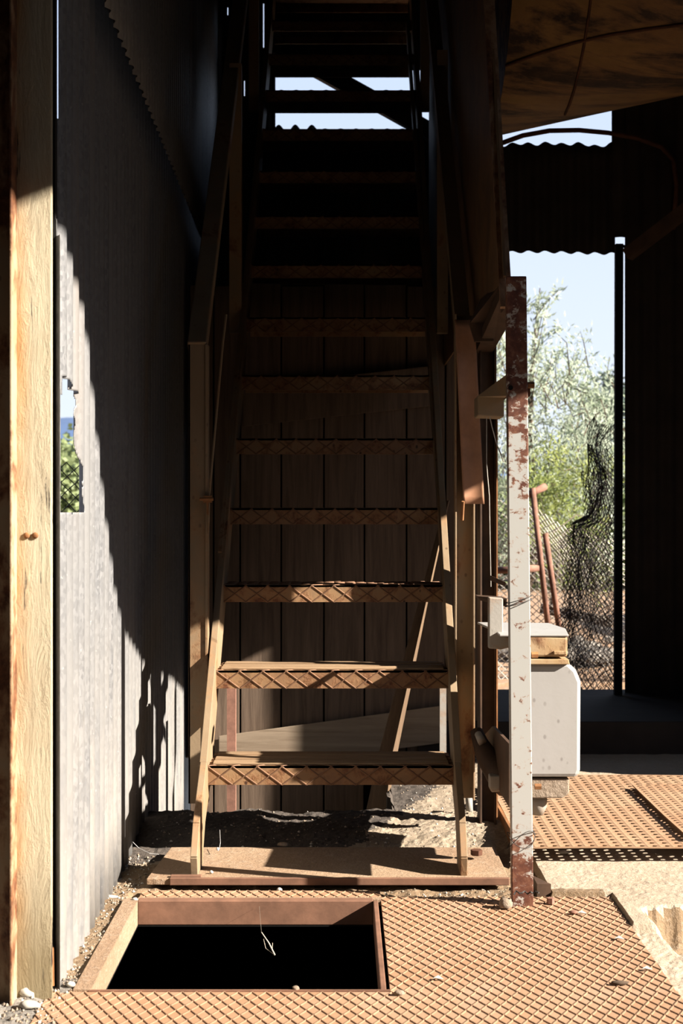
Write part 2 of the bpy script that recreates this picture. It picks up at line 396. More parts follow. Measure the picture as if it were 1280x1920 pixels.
# ------------------------------------------------------------------ setting: walls
WA, WB = -.5172, .020           # left wall: X = WA - WB*Y
def wx(y): return WA-WB*y
def wy(px): return WA/((px-640)/F+WB)      # depth where a pixel column meets the left wall
PITCH, AMP = .076, .0085
def corr(s_, amp=AMP): return amp*math.sin(2*math.pi*s_/PITCH)
hole = [(wy(px), Z(py, wy(px))) for px, py in [(114,704),(126,712),(130,726),(138,733),(146,744),(147,760),(143,790),(145,830),(150,880),(149,925),(151,962),(113,962)]]
y0, y1 = wy(104.5), 7.6
lw = MB(); ny = int((y1-y0)/PITCH*10)
def wfn(zlo, zhi, off):
    def f(u, v):
        y = y0+(y1-y0)*u; z = zlo+(zhi-zlo)*v
        x = wx(y)+corr(y-y0+.02)+off
        if v == 0 and zlo < 0: z += .012*noise.noise(Vector((y*14, 0, 0)))
        j = .004
        return (x, y+j*noise.noise(Vector((y*40, z*40, 0)))*0, z)
    return f
ZL = 2.21
lw.grid(wfn(-.03, ZL, 0), ny, 110, None)
# remove the torn opening at fine resolution: rebuild near part
lw = MB(); yn = y0+PITCH*5
nf = 60
def near(u, v):
    y = y0+(yn-y0)*u; z = -.03+(ZL+.03)*v
    return (wx(y)+corr(y-y0+.02), y, z)
def keepn(u, v):
    y = y0+(yn-y0)*u; z = -.03+(ZL+.03)*v
    jy = .006*noise.noise(Vector((z*45, 0, 1))); jz = .006*noise.noise(Vector((y*60, 3, 1)))
    if z > 1.50 and y < 2.910-.03*min(1, max(0, 1.75-z)/.25): return False
    return not ptin((y+jy, z+jz), hole)
lw.grid(near, 90, 520, keepn)
n2_ = int((y1-yn)/PITCH*10)
lw.grid(lambda u, v: (wx(yn+(y1-yn)*u)+corr(yn+(y1-yn)*u-y0+.02), yn+(y1-yn)*u, -.35+(ZL+.35)*v if yn+(y1-yn)*u > 4.3 else -.03+(ZL+.03)*v), n2_, 12)
# upper row lapping inside, with scalloped lower edge
y0u = 2.910
lw.grid(lambda u, v: (wx(y0u+(y1-y0u)*u)+corr((y1-y0u)*u+y0u-y0+.02)+.006, y0u+(y1-y0u)*u, 2.19+(4.3-2.19)*v+(.004*noise.noise(Vector((u*150, 0, 0))) if v == 0 else 0)), ny, 10)
wl = obj('wall_left', lw, M['galv'], smooth=True, origin=(wx(y0), y0, 0))
so = wl.modifiers.new('thick', 'SOLIDIFY'); so.thickness = .0012; so.offset = 0
setp(wl, 'grey galvanised corrugated wall with a torn opening, left of the staircase', 'wall', kind='structure')

def sheet(name, mb, mat, label, kind='structure', cat='wall', smooth=True, thick=.0015):
    o = obj(name, mb, mat, smooth=smooth)
    if thick: m_ = o.modifiers.new('thick', 'SOLIDIFY'); m_.thickness = thick; m_.offset = 0
    return setp(o, label, cat, kind=kind)
def corr_xz(mb, x0, x1, yc, zlo, zhi, nz_=8, amp=.009, pitch=.076, holes=(), k=8, nzf=None):
    n = max(2, int((x1-x0)/pitch*k))
    fz = nzf or nz_
    zl = zlo if callable(zlo) else (lambda x: zlo); zh = zhi if callable(zhi) else (lambda x: zhi)
    def fn(u, v):
        x = x0+(x1-x0)*u; return (x, yc+amp*math.sin(2*math.pi*x/pitch), zl(x)+(zh(x)-zl(x))*v)
    def kp(u, v):
        x = x0+(x1-x0)*u; z = zl(x)+(zh(x)-zl(x))*v
        return not any(h[0] < x < h[1] and h[2] < z < h[3] for h in holes)
    mb.grid(fn, n, fz, kp)

# back wall behind the stair with an opening to the sky
BY = 7.6
def bx(px): return X(px, BY)
def bz(py): return Z(py, BY)
bw = MB()
corr_xz(bw, -.75, .62, BY, -.4, lambda x: bz(251)+(.03+.018*math.sin(x*70) if x < bx(603) else .002*math.sin(x*70)), 6, k=12)
corr_xz(bw, -.75, bx(516), BY, bz(252), 4.3, 200, holes=[(bx(px)-w_/2, bx(px)+w_/2, bz(b_), bz(t_)) for px, t_, b_, w_ in
      [(396,60,172,.004),(407,50,174,.009),(469,20,107,.014),(494,8,90,.005),(399,215,236,.004),(427,15,28,.005),(458,150,180,.005)]], k=50)
corr_xz(bw, bx(516), .62, BY, bz(132), 4.3, 6)
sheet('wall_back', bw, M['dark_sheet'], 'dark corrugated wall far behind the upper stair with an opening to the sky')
br = MB(); br.bar(P(520, 88, 7.45), P(860, 277, 7.45), .05, .085, up=(0,0,1))
setp(obj('diagonal_brace', br, M['dark_sheet']), 'dark diagonal brace crossing the sky gap behind the upper treads', 'brace')

# doorway wall on the right at the back
DYY = 6.5
dw = MB()
corr_xz(dw, .60, X(1153, DYY), DYY, lambda x: Z(474, DYY)+.004*math.sin(x*9), lambda x: Z(262, DYY)+.03*noise.noise(Vector((x*9, 0, 0)))-.02, 8, amp=.012, k=12)
# wave the lower edge so the corrugation shows as a scalloped silhouette
for i, v in enumerate(dw.v):
    if abs(v.z-Z(474, DYY)) < .01: v.z += .008*math.sin(2*math.pi*v.x/.076)
    if v.z > 2.55: v.z += .010*math.sin(2*math.pi*v.x/.076)
sheet('trim_1', dw, M['dark_sheet'], 'dark corrugated lintel sheet with wavy edges above the doorway', cat='lintel')
rw = MB(); corr_xz(rw, X(1171.5, DYY), 2.05, DYY, 0, 4.2, 4)
corr_xz(rw, X(1147, DYY), X(1174, DYY), DYY, Z(445, DYY), 4.2, 4)
sheet('wall_back_right', rw, M['dark_sheet'], 'dark sheet wall right of the bright doorway')
sw = MB(); sw.box(.585, .60, DYY, BY, -.4, 4.2)
setp(obj('wall_passage', sw, M['dark_sheet']), 'dark side wall between the stair bay and doorway', 'wall', kind='structure')
# added unseen right wall, its opening cut to shape sun and shade
RX = 2.0
ro = MB()
poly = [(7.0,-.05),(4.85,-.05),(4.85,1.72),(4.3,1.84),(3.5,1.96),(2.95,2.12),(2.8,2.24),(2.61,2.46),(2.33,2.86),(1.9,3.08),(.8,3.1),(.8,-.05),(-1.6,-.05),(-1.6,4.2),(7.0,4.2)]
ro.prism([(RX, y, z) for y, z in poly], (.01, 0, 0))
sheet('wall_right_sun_mask', ro, M['dark_sheet'], 'added unseen dark sheet wall on the right, cut to shape sun and shade', smooth=False, thick=0)
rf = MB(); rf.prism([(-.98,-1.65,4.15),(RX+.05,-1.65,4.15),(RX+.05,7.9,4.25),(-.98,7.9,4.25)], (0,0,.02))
setp(obj('ceiling_sky_block', rf, M['dark_sheet']), 'added unseen dark roof sheet keeping skylight off the staircase', 'roof', kind='structure')  # unseen roof added to hold skylight off the stair
fw = MB(); fw.box(-.98, RX+.01, -1.62, -1.60, -.05, 4.2)
setp(obj('wall_front_light_block', fw, M['dark_sheet']), 'added unseen dark wall behind the viewpoint keeping light off the staircase', 'wall', kind='structure')  # unseen wall added behind the camera to darken the stair bay
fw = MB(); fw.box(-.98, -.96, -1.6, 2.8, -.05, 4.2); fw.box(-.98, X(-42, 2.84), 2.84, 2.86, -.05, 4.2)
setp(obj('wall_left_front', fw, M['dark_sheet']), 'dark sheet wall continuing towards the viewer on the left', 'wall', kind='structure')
os_ = MB(); os_.box(7.0, 11.0, -6, 12, -.05, 2.7); os_.prism([(6.8,-6,2.6),(11.2,-6,2.6),(11.2,-6,2.68),(9,-6,3.1),(6.8,-6,2.68)], (0,18,0))
setp(obj('wall_opposite_sky_block', os_, M['dark_sheet']), 'added unseen low dark block across the yard cutting skylight from the right', 'wall', kind='structure')  # unseen block added to reduce skylight through the right opening
# dark step inside the doorway
st = MB(); zs = .115
st.box(.30, 2.0, 5.60, 6.62, -.05, zs)
setp(obj('door_step', st, M['dark_sheet'], bevel=.006), 'dark raised sill step in front of the doorway', 'step')
# doorpost
dp = MB(); dp.bar(P(1160, 458, 6.42), P(1158, 1303, 6.42), .034, .034)
dp.bar(P(1153, 462, 6.42), P(1171, 462, 6.42), .012, .012)
setp(obj('door_post', dp, M['black']), 'thin dark doorpost on the right side of the bright doorway', 'post')
hp = MB(); pts = [(930,272),(980,254),(1030,245),(1085,244),(1140,249),(1195,259),(1240,276),(1262,300),(1268,350),(1262,430)]
hp.tube([P(a_, b_, 6.3+.018*i) for i,(a_, b_) in enumerate(pts)], .011, 8)
setp(obj('curved_pipe', hp, M['rust'], smooth=True), 'thin curved pipe bowed over the doorway lintel', 'pipe')
db = MB(); db.bar(P(1176, 478, 6.2), P(1310, 375, 6.0), .05, .05)
setp(obj('sloping_brace', db, M['brown']), 'brown sloping brace on the dark wall right of the doorway', 'brace')

# overhead tank
tk = thing('overhead_tank', P(1150, 180, 5.0)*1, 'large rusty yellow-brown tank hanging overhead at upper right', 'tank')
A_ = Vector((.60, 5.62, 3.25)); B_ = Vector((1.95, 4.75, 3.33)); ax = (B_-A_).normalized()
R_ = .80
def rp(t, ang, r): 
    s1 = Vector((0,-1,0)); u1 = Vector((0,0,1))
    return A_+(B_-A_)*t+(s1*math.cos(ang)+u1*math.sin(ang))*r
m1 = MB(); m1.grid(lambda u, v: rp(v, u*2*math.pi, R_+.012*noise.noise(Vector((v*2, math.cos(u*6.283)*2, math.sin(u*6.283)*2)))), 72, 30)
for t in (0, 1): m1.f.append(tuple(len(m1.v)+i for i in range(72))); m1.m.append(0); m1.v += [rp(t, 2*math.pi*i/72, R_) for i in range(72)]
obj('shell', m1, M['tank'], tk, smooth=True)
wj = MB()
wj.tube([rp(t/12, math.radians(302+2*math.sin(t*.7)), R_+.001) for t in range(13)], .006, 6)
obj('seam', wj, M['rust'], tk, smooth=True, label='dark lengthwise weld seam')
for t in (.19, .62):
    wj = MB(); wj.tube([rp(t, math.radians(270+k*8), R_+.001) for k in range(10)], .005, 6); obj('seam', wj, M['rust'], tk, smooth=True)

# ------------------------------------------------------------------ left posts
lp = thing('timber_post', (X(62, 2.81), 2.81, -.03), 'cream painted timber post with cracks and orange stains at far left', 'post')
m = MB(); m.prism([(X(27,2.81),2.81,-.03),(X(98.5,2.81),2.81,-.03),(X(97.5,2.87),2.87,-.03),(X(27,2.81),2.87,-.03)], (0,0,4.13))
obj('timber', m, M['timber'], lp, bevel=.004)
for px in (50, 66):
    m = MB(); c = P(px, 1004, 2.809); m.tube([c+Vector((0,.004,0)), c-Vector((0,.0015,0)), c-Vector((0,.003,0))], [.0065,.0065,.003], 8)
    obj('bolt', m, M['rust_orange'], lp, smooth=True)
m = MB(); c = P(20, 1000, 2.84)
m.box(X(-42, 2.80), X(24, 2.80), 2.80, 2.812, -.03, 4.1); m.box(X(21, 2.78), X(25, 2.78), 2.765, 2.812, -.03, 4.1)
o = setp(obj('steel_channel', m, rusty('channel_rust', (.52, .45, .33), (.42, .3, .18), .46, .56, 9, (1,1,.6)), bevel=.001), 'rusty steel channel standing at the left edge of the timber post', 'post')
m = MB(); m.box(X(90, 2.88), X(103.3, 2.88), 2.88, 2.90, -.03, 4.1)
setp(obj('gap_shade_strip', m, M['black']), 'narrow black strip painting the shaded gap between timber post and corrugated wall', 'shade strip')  # black strip painted in for the dark of an open gap
m = MB(); m.bar(P(98, 1848, 2.86)+Vector((0,0,.0)), P(97, 1776, 2.87), .007, .012)
setp(obj('rusty_stake', m, M['rust_orange']), 'short rusty stake at the foot of the timber post', 'stake')

# ------------------------------------------------------------------ floor plate and hatch
fp = MB(); zp = -.0225
rects = [(-.72, 1.15, 2.2, HY0), (HX1+.02, .672, HY0, 3.555), (-.505, HX1+.02, 3.535, 3.615)]
LEFT = [(-.60, 2.2), (-.60, 2.667), (-.555, 2.857)]
for (a0, a1, c0, c1) in rects:
    if c0 == 2.2:
        a0 = -.585; a1 = .674
    fp.box(a0, a1, c0, c1, -.034, zp)
    ridges(fp, (a0, c0, zp-.0003), (1,0,0), (0,1,0), (0,0,1), a1-a0, c1-c0, .028, .052, .0042, .0022, 1)
o = setp(obj('chequer_plate', fp, [M['chequer'], flat('chequer_ridge', (.38, .22, .13), .3, 20)]), 'orange rusty diamond-pattern floor plate around the open hatch', 'plate')
hf = thing('hatch_frame', (-.21, 3.18, -.078), 'rusty angle-iron frame of the open square floor hatch', 'frame')
t = .018
m = MB(); m.box(HX0, HX1, HY1-.002, HY1+t+.01, -.078, -.0185); obj('frame_bar', m, M['frame_rust'], hf, bevel=.002)
m = MB(); m.box(HX0-.005, HX1+.02, HY0-.006, HY0, -.078, -.019); obj('frame_bar', m, M['frame_rust'], hf)
m = MB(); m.prism([(HX0, HY0-.0, -.078), (HX0, HY1, -.078), (HX0, HY1, -.02), (HX0+.0, HY0, -.02)], (-.008,0,0)); m.box(HX0-.036, HX0-.0006, HY0-.005, HY1+.02, -.032, -.0175); obj('frame_bar', m, M['frame_dust'], hf, label='dust-covered left frame bar')
m = MB(); m.box(HX1, HX1+.012, HY0, HY1, -.078, -.0175); obj('frame_bar', m, M['frame_rust'], hf, bevel=.002)
m = MB(); m.box(-.505, HX1+.02, HY1+.012, HY1+.034, -.0345, -.019); obj('frame_flange', m, M['frame_dust'], hf)

# base plate under the stair
bp = thing('base_plate', (0, 3.82, -.015), 'rusty tan steel base plate lying under the foot of the staircase', 'plate')
m = MB(); m.prism([(-.500,3.645,-.016),(.43,3.645,-.016),(.43,3.99,-.016),(-.478,3.99,-.016)], (0,0,.016)); obj('plate', m, ground_mat('dusty_base_plate', (.36,.23,.14),(.47,.33,.21),(.52,.40,.29),.5), bp, bevel=.002)
m = MB()
for q in (-.44, .36): m.tube([(q,3.78,0),(q,3.78,.010)], .014, 6)
m = MB(); m.tube([P(893,1603,3.85),P(893,1603,3.85)+Vector((0,0,.014))], .016, 6); obj('anchor_bolt', m, M['rust'], bp)
m = MB(); m.box(-.44, -.36, 3.652, 3.668, 0, .006); m.box(-.44, .43, 3.640, 3.650, -.016, .003); obj('weld_lip', m, M['frame_rust'], bp, bevel=.002)

# ------------------------------------------------------------------ staircase
RUN, RISE, Y1 = .23, .238, 3.93
def xc(y): return -.0295+(y-3.93)*.0107
HWD = .339
sc_ = thing('staircase', (xc(3.7), 3.75, 0), 'steep rusty cream steel staircase with open diamond-plate treads', 'staircase')
NT = 16
for k in range(1, NT+1):
    y = Y1+RUN*(k-1); z = RISE*k; cx = xc(y); hw = HWD
    m = MB(); dpt = .215
    m.box(cx-hw, cx+hw, y, y+.005, z-.052, z)
    m.box(cx-hw, cx+hw, y, y+dpt, z-.006, z)
    m.box(cx-hw, cx+hw, y+dpt-.005, y+dpt, z-.045, z)
    ridges(m, (cx-hw, y, z-.052), (1,0,0), (0,0,1), (0,-1,0), 2*hw, .052, .068, .050, .0045, .0022, 1)
    ridges(m, (cx-hw, y, z), (1,0,0), (0,1,0), (0,0,1), 2*hw, dpt, .068, .050, .0045, .0022, 1)
    if k == 1: pass
    tr = obj('tread', m, [M['tread'], M['ridge']], sc_, bevel=0)
    if k <= 2:
        b = MB()
        for i in range(9):
            yy = y+.012+i*.022
            b.box(cx-hw+.012, cx+hw-.012, yy, yy+.0205, z+.001, z+.0065+.0015*math.sin(i*2.3))
        obj('tread_board', b, M['tread_board'], tr, bevel=.0015, label='weathered ribbed timber strip board on the tread')
ang = math.atan2(RISE, RUN)
def stringer(sd):
    m = MB(); tk_ = .012
    def ln(y): return (y-Y1)*RISE/RUN+RISE
    yb = 3.70; yt = Y1+RUN*NT
    outl = [(3.68,0),(3.665,.05),(3.72,.125),(3.90,ln(3.90)+.045),(yt,ln(yt)+.045),(yt,ln(yt)-.13),(3.99,ln(3.99)-.13),(3.86,.10),(3.80,.02),(3.80,0)]
    cx = lambda y: xc(y)+sd*HWD
    vs = [Vector((cx(y), y, z)) for y, z in outl]
    m.prism(vs, (sd*tk_, 0, 0))
    # flanges along front and back edges, turned outwards
    def fl(a, b, wd):
        a = Vector((cx(a[0]), *a)); b = Vector((cx(b[0]), *b))
        m.bar(a+Vector((sd*wd/2,0,0)), b+Vector((sd*wd/2,0,0)), wd, .008, up=Vector((0,0,1)).cross(Vector((1,0,0))))
    fl(outl[3], outl[4], .020); fl(outl[6], outl[5], .020); fl(outl[2], outl[3], .018); fl(outl[1], outl[2], .018); fl(outl[0], outl[1], .018)
    return m
for sd in (-1, 1): obj('stringer', stringer(sd), M['cream'], sc_, bevel=.0015)

# handrails: both posts and sloping rails belong to the stair
def sl(y, y0_, z0_): return z0_+(y-y0_)*RISE/RUN
lpost = MB(); xl = X(371, 4.2); ztop = Z(648, 4.2)
lpost.box(X(355,4.2), X(389,4.2), 4.17, 4.176, .085, ztop); lpost.box(X(355,4.2), X(355,4.2)+.006, 4.17, 4.215, .085, ztop); lpost.box(X(389,4.2)-.004, X(389,4.2)+.004, 4.165, 4.215, .085, ztop)
obj('handrail_post', lpost, M['cream'], sc_, bevel=.001)
m = MB(); m.bar((xl,4.18,ztop-.01), (xl+.035, 6.9, sl(6.9,4.18,ztop-.01)), .056, .045); obj('handrail', m, M['cream'], sc_, bevel=.004)
m = MB(); m.bar((xl+.045,4.45,.80), (xl+.075, 6.9, sl(6.9,4.45,.80)), .012, .05); obj('middle_rail', m, M['cream'], sc_)
for yy in (5.3, 6.4):
    m = MB(); zb = sl(yy, Y1, RISE); m.bar((xl+.03,yy,zb-.05),(xl+.03,yy,zb+.95), .045, .045); obj('handrail_post', m, M['cream'], sc_)
m = MB(); m.tube([P(390,1000,4.15), P(392,930,4.16), P(418,640,4.22), P(424,590,4.24)], .0035, 6); obj('stay_rod', m, M['cream'], sc_)
m = MB(); c = P(389,936,4.155); m.box(c.x-.012,c.x+.012,c.y-.012,c.y+.012,c.z-.010,c.z+.010); m.tube([c+Vector((-.022,-.012,0)),c+Vector((.018,-.012,0))], .005, 6); m.bar(c+Vector((0,-.008,.0)),c+Vector((.001,-.008,-.045)),.006,.006); obj('rod_clamp', m, M['rust_orange'], sc_, label='rusty clamp on the stay rod')
# right inner post (yellow channel)
m = MB(); m.box(X(851,4.2), X(888,4.2), 4.20, 4.206, .095, 1.52); m.box(X(851,4.2), X(851,4.2)+.005, 4.165, 4.21, .095, 1.52); m.box(X(888,4.2)-.005, X(888,4.2), 4.165, 4.21, .095, 1.52)
m2 = obj('handrail_post', m, M['cream'], sc_, bevel=.001, label='right inner yellow channel post')
m = MB(); m.bar((X(838,4.3),4.3,.62), (X(838,4.3), 6.9, sl(6.9,4.3,.62)), .014, .05); obj('middle_rail', m, M['cream'], sc_)
m = MB(); m.bar((X(866,4.25),4.25,1.50), (X(866,4.25), 6.9, sl(6.9,4.25,1.50)), .045, .045); obj('handrail', m, M['cream'], sc_)
for yy in (5.3, 6.4):
    m = MB(); zb = sl(yy, Y1, RISE); m.bar((.375,yy,zb-.05),(.375,yy,zb+1.0), .04, .04); obj('handrail_post', m, M['cream'], sc_)

# front post (white paint and rust)
fpst = MB(); 
pz0, pz1 = -.028, Z(515, 3.45)
xa, xb = X(958, 3.49), X(998, 3.49)
dx_ = X(946, 3.45)-X(957, 3.45)
fpst.add([(xa,3.47,pz0),(xb,3.47,pz0),(xb,3.50,pz0),(xa,3.50,pz0),(xa+dx_,3.47,pz1),(xb+dx_-.003,3.47,pz1),(xb+dx_-.003,3.50,pz1),(xa+dx_,3.50,pz1)],
   [(0,3,2,1),(4,5,6,7),(0,1,5,4),(1,2,6,5),(2,3,7,6),(3,0,4,7)])
fpost = thing('rusty_post', (.44, 3.48, pz0), 'tall flat post of peeling white paint and rust right of the treads', 'post')
obj('flat_bar', fpst, M['post_white'], fpost, bevel=.002)
for py in (450+655+15, 1225, 1430, 1455, 1590):
    pass
for (px, py) in ((990, 1228), (996, 1475), (983, 722)):
    m = MB(); c = P(px+6, py, 3.50); m.tube([c, c+Vector((.016,0,0))], .008, 6); obj('bolt', m, M['rust_orange'], fpost)
m = MB(); c = P(957, 727, 3.4685); m.tube([c+Vector((0,.001,0)), c-Vector((0,.001,0))], .006, 12); obj('bolt_hole', m, M['black'], fpost)
wr = thing('tie_wire', (.44, 3.48, .60), 'thin dark wire wound round the white rusty post at box height', 'wire')
for dz in (0, .008):
    m = MB(); pts = []
    for i in range(25):
        a_ = 2*math.pi*i/24; pts.append((X(972,3.48)+.033*math.cos(a_), 3.485+.024*math.sin(a_), Z(1131,3.47)+dz+.010*math.cos(a_)))
    m.tube(pts, .0011, 5, cap=False); obj('strand', m, M['dark_wire'], wr)
wr2 = MB()
pts = []
for i in range(49):
    a_ = 2*math.pi*i/24; pts.append((X(977,3.48)+.034*math.cos(a_), 3.485+.026*math.sin(a_), Z(1575,3.47)+.02*math.sin(i*.4)+.006*math.cos(a_)))
wr2.tube(pts, .001, 5)
setp(obj('tie_wire', wr2, M['dark_wire']), 'loose dark wire looped round the rusty lower end of the post', 'wire')
wr3 = MB(); wr3.tube([P(962,1672,3.45)+Vector((.012*i*.55, .006*math.sin(i*1.9)-.012, -.004+.008*abs(math.sin(i*1.3)))) for i in range(10)], .0022, 6)
setp(obj('cable_scrap', wr3, M['dark_wire']), 'scrap of dark cable lying at the foot of the white rusty post', 'cable')

# tall side sheet of the chute above the post
sh = thing('side_sheet', (.41, 4.8, 1.52), 'tall dark brown steel side sheet hanging above the right handrail', 'sheet')
m = MB(); XS = .405
m.prism([(XS,3.55,1.53),(XS,3.90,2.36),(XS,4.72,4.1),(XS,6.6,4.1),(XS,6.6,1.52),(XS,4.30,1.52)], (.006,0,0))
obj('sheet', m, rusty('sheet_paint', (.24,.14,.065), (.17,.09,.045), .55, .75, 5), sh)
m = MB(); m.bar((XS+.006,3.55,1.45),(XS-.002,3.90,2.36),.030,.012,up=(0,-1,0)); m.bar((XS-.002,3.90,2.36),(XS-.002,4.72,4.1),.030,.012,up=(0,-1,0)); obj('edge_angle', m, rusty('edge_rust', (.5,.4,.28), (.4,.22,.13), .42, .54, 7, (1,1,.4)), sh, label='rusty front edge angle')
m = MB(); m.prism([(XS-.0,3.60,1.49),(XS+.05,3.60,1.47),(XS+.05,4.30,1.42),(XS,4.30,1.42)],(0,0,.03)); obj('lower_lip', m, M['brown'], sh)

# brown column
cl = thing('steel_column', (.435, 4.31, 0), 'dark brown steel column behind the white rusty post', 'column')
m = MB(); c0, c1 = X(897,4.3), X(928,4.3)
m.box(c0, c1, 4.29, 4.298, -.02, 1.50); m.box(c0, c0+.006, 4.26, 4.34, -.02, 1.5); m.box(c1-.006, c1, 4.26, 4.34, -.02, 1.50)
obj('web', m, M['brown'], cl, bevel=.001)
m = MB(); m.box(c1-.001, c1+.003, 4.255, 4.262, .02, 1.3); obj('flange_edge', m, M['rust_orange'], cl)
# brackets between column and post
def bracket(name, label, pts, d0, d1, mat, bev=.003, cat='bracket'):
    m = MB(); m.prism([P(a_, b_, d0) for a_, b_ in pts], (0, d1-d0, 0)); return setp(obj(name, m, mat, bevel=bev), label, cat)
yb_ = thing('yellow_bracket', P(920,780,3.9), 'yellow-brown folded steel bracket joining the column and the post top', 'bracket')
m = MB(); m.prism([P(895,742,3.95),P(945,742,3.95),P(945,782,3.95),P(895,780,3.95)], (0,.10,0)); obj('block', m, M['cream'], yb_, bevel=.004)
m = MB(); m.add([P(893,744,3.95),P(952,700,3.60),P(952,742,3.60),P(945,746,3.95), P(893,744,4.0),P(952,700,3.64),P(952,744,3.64),P(945,750,4.0)],[(0,1,2,3),(7,6,5,4),(0,4,5,1),(1,5,6,2),(2,6,7,3),(3,7,4,0)]); obj('gusset', m, M['cream'], yb_)
m = MB(); m.box(X(962,3.55),X(990,3.55),3.51,3.56,Z(744,3.53),Z(720,3.53)); obj('cross_bar', m, M['rust'], yb_)
ub = MB(); ub.prism([P(880,606,4.1),P(900,560,4.1),P(948,520,3.6),P(948,575,3.6),P(925,606,4.1),P(925,640,4.1),P(890,640,4.1)], (.0,.02,0))
setp(obj('corner_gusset', ub, M['brown'], bevel=.001), 'dark brown corner gusset under the side sheet', 'gusset')
m = MB(); tw = [P(918,782,3.94),P(922,800,3.94),P(930,830,3.94),P(938,850,3.93),P(944,866,3.93)]; m.tube(tw, .0016, 5)
m.tube([P(912,782,3.94),P(912,870,3.94),P(917,930,3.93),P(920,1100,3.93)], .0012, 5)
setp(obj('hanging_wire', m, M['wire']), 'thin pale wires dangling below the yellow bracket', 'wire')
# flap
fl = thing('brown_flap', P(880,940,4.1), 'bent reddish-brown flap hanging over the right inner yellow post', 'flap')
m = MB(); pts = [(858,760),(896,755),(900,870),(903,905),(908,945),(868,945),(864,905),(860,850)]
def flapf(u, v):
    py = 600+(945-600)*v; l = 852+(868-852)*v; r = 890+(908-890)*v
    d = 4.165-.012*math.sin(v*3)-.05*max(0, v-.72)+.006*math.sin(u*3.1)
    return P(l+(r-l)*u, py, d)
m.grid(flapf, 10, 24); o = obj('sheet', m, M['leather'], fl, smooth=True); mo = o.modifiers.new('t', 'SOLIDIFY'); mo.thickness = .003
m = MB(); m.tube([P(868,940,4.13),P(866,975,4.15)], .005, 6); obj('pin', m, M['rust_orange'], fl)

# white box
bxn = thing('white_housing', (.53, 3.98, .06), 'white enamelled steel box housing behind the rusty post above the perforated plate', 'housing')
D0, D1 = 3.74, 4.00
m = MB(); prof = [(976,1458),(1083,1458),(1088,1445),(1089,1278),(1080,1256),(1066,1243),(976,1243)]
pf = [P(a_, b_, D0) for a_, b_ in prof]
m.prism(pf, (0, D1-D0, 0)); obj('body', m, M['enamel'], bxn, bevel=.010)
m = MB(); prof = [(968,1232),(1064,1232),(1064,1194),(968,1190)]; m.prism([P(a_, b_, D0-.01) for a_, b_ in prof], (0,.20,0)); obj('lid', m, M['enamel_yellow'], bxn, bevel=.006, label='yellowed stepped lid')
m = MB(); lt = Z(1190, D0)
m.prism([(X(1064,D0),D0-.012,lt-.004),(X(1062,3.9),3.92,lt-.004),(X(1035,4.05),4.11,lt-.004),(.395,4.14,lt-.004),(X(925,3.9),3.86,lt-.004),(X(935,D0),D0-.012,lt-.004)], (0,0,.006)); obj('top_plate', m, M['enamel'], bxn, bevel=.002)
m = MB(); m.prism([P(a_, b_, D0-.013) for a_, b_ in [(972,1236),(1066,1236),(1068,1246),(972,1246)]], (0,.1,0)); m.box(X(1038,3.72),X(1063,3.72),3.722,3.732,Z(1228,3.72),Z(1221,3.72)); obj('latch_strip', m, M['enamel_yellow'], bxn, bevel=.002)
m = MB(); m.prism([P(a_, b_, D0+.01) for a_, b_ in [(985,1460),(1067,1460),(1067,1488),(1055,1497),(985,1497)]], (0,.12,0)); obj('bottom_block', m, M['stone'], bxn, bevel=.004, label='rough crusted bottom block')
m = MB(); c = P(1008,1512,D0+.05); m.tube([c+Vector((0,0,.03)),c,c-Vector((0,0,.022))],[.025,.024,.014],16); obj('drain_boss', m, M['bracket'], bxn, smooth=True)
bracket('white_bracket', 'white painted upright bracket beside the top of the white box', [(916,1120),(943,1122),(943,1192),(962,1196),(962,1212),(940,1218),(916,1216)], 3.80, 3.83, M['bracket'])
ub2 = MB(); ub2.prism([P(895,1118,3.95),P(950,1122,3.8),P(950,1138,3.8),P(900,1126,3.95)],(0,.08,0)); ub2.prism([P(922,1080,3.8),P(948,1092,3.75),P(948,1100,3.75),P(922,1090,3.8)],(0,.05,0))
setp(obj('dark_clip', ub2, M['brown'], bevel=.001), 'dark folded clip above the white bracket on the column', 'clip')
eb = thing('pipe_elbow', P(910,1500,3.9), 'brown curved pipe elbow under the white box bracket', 'pipe')
m = MB(); m.tube([P(893,1372,3.98),P(900,1392,3.95),P(912,1418,3.9),P(935,1452,3.85),P(950,1472,3.8)],[.018,.022,.030,.036,.036],14); obj('pipe', m, M['brown'], eb, smooth=True)
m = MB(); m.tube([P(896,1376,3.93),P(904,1392,3.90)],[.010,.012],12); obj('rim', m, M['bracket'], eb, smooth=True)
bracket('white_foot_bracket', 'small white painted foot bracket low behind the rusty post', [(918,1455),(940,1455),(940,1484),(922,1486),(918,1480)], 3.78, 3.82, M['bracket'])
m = MB(); m.prism([(.419,y_,z_) for y_,z_ in [(4.27,.2),(4.27,.26),(3.95,.345),(3.56,.36),(3.56,.2)]], (.008,0,0)); setp(obj('brown_plate', m, M['brown']), 'dark brown side plate running from the lower rusty post back to the column', 'plate')

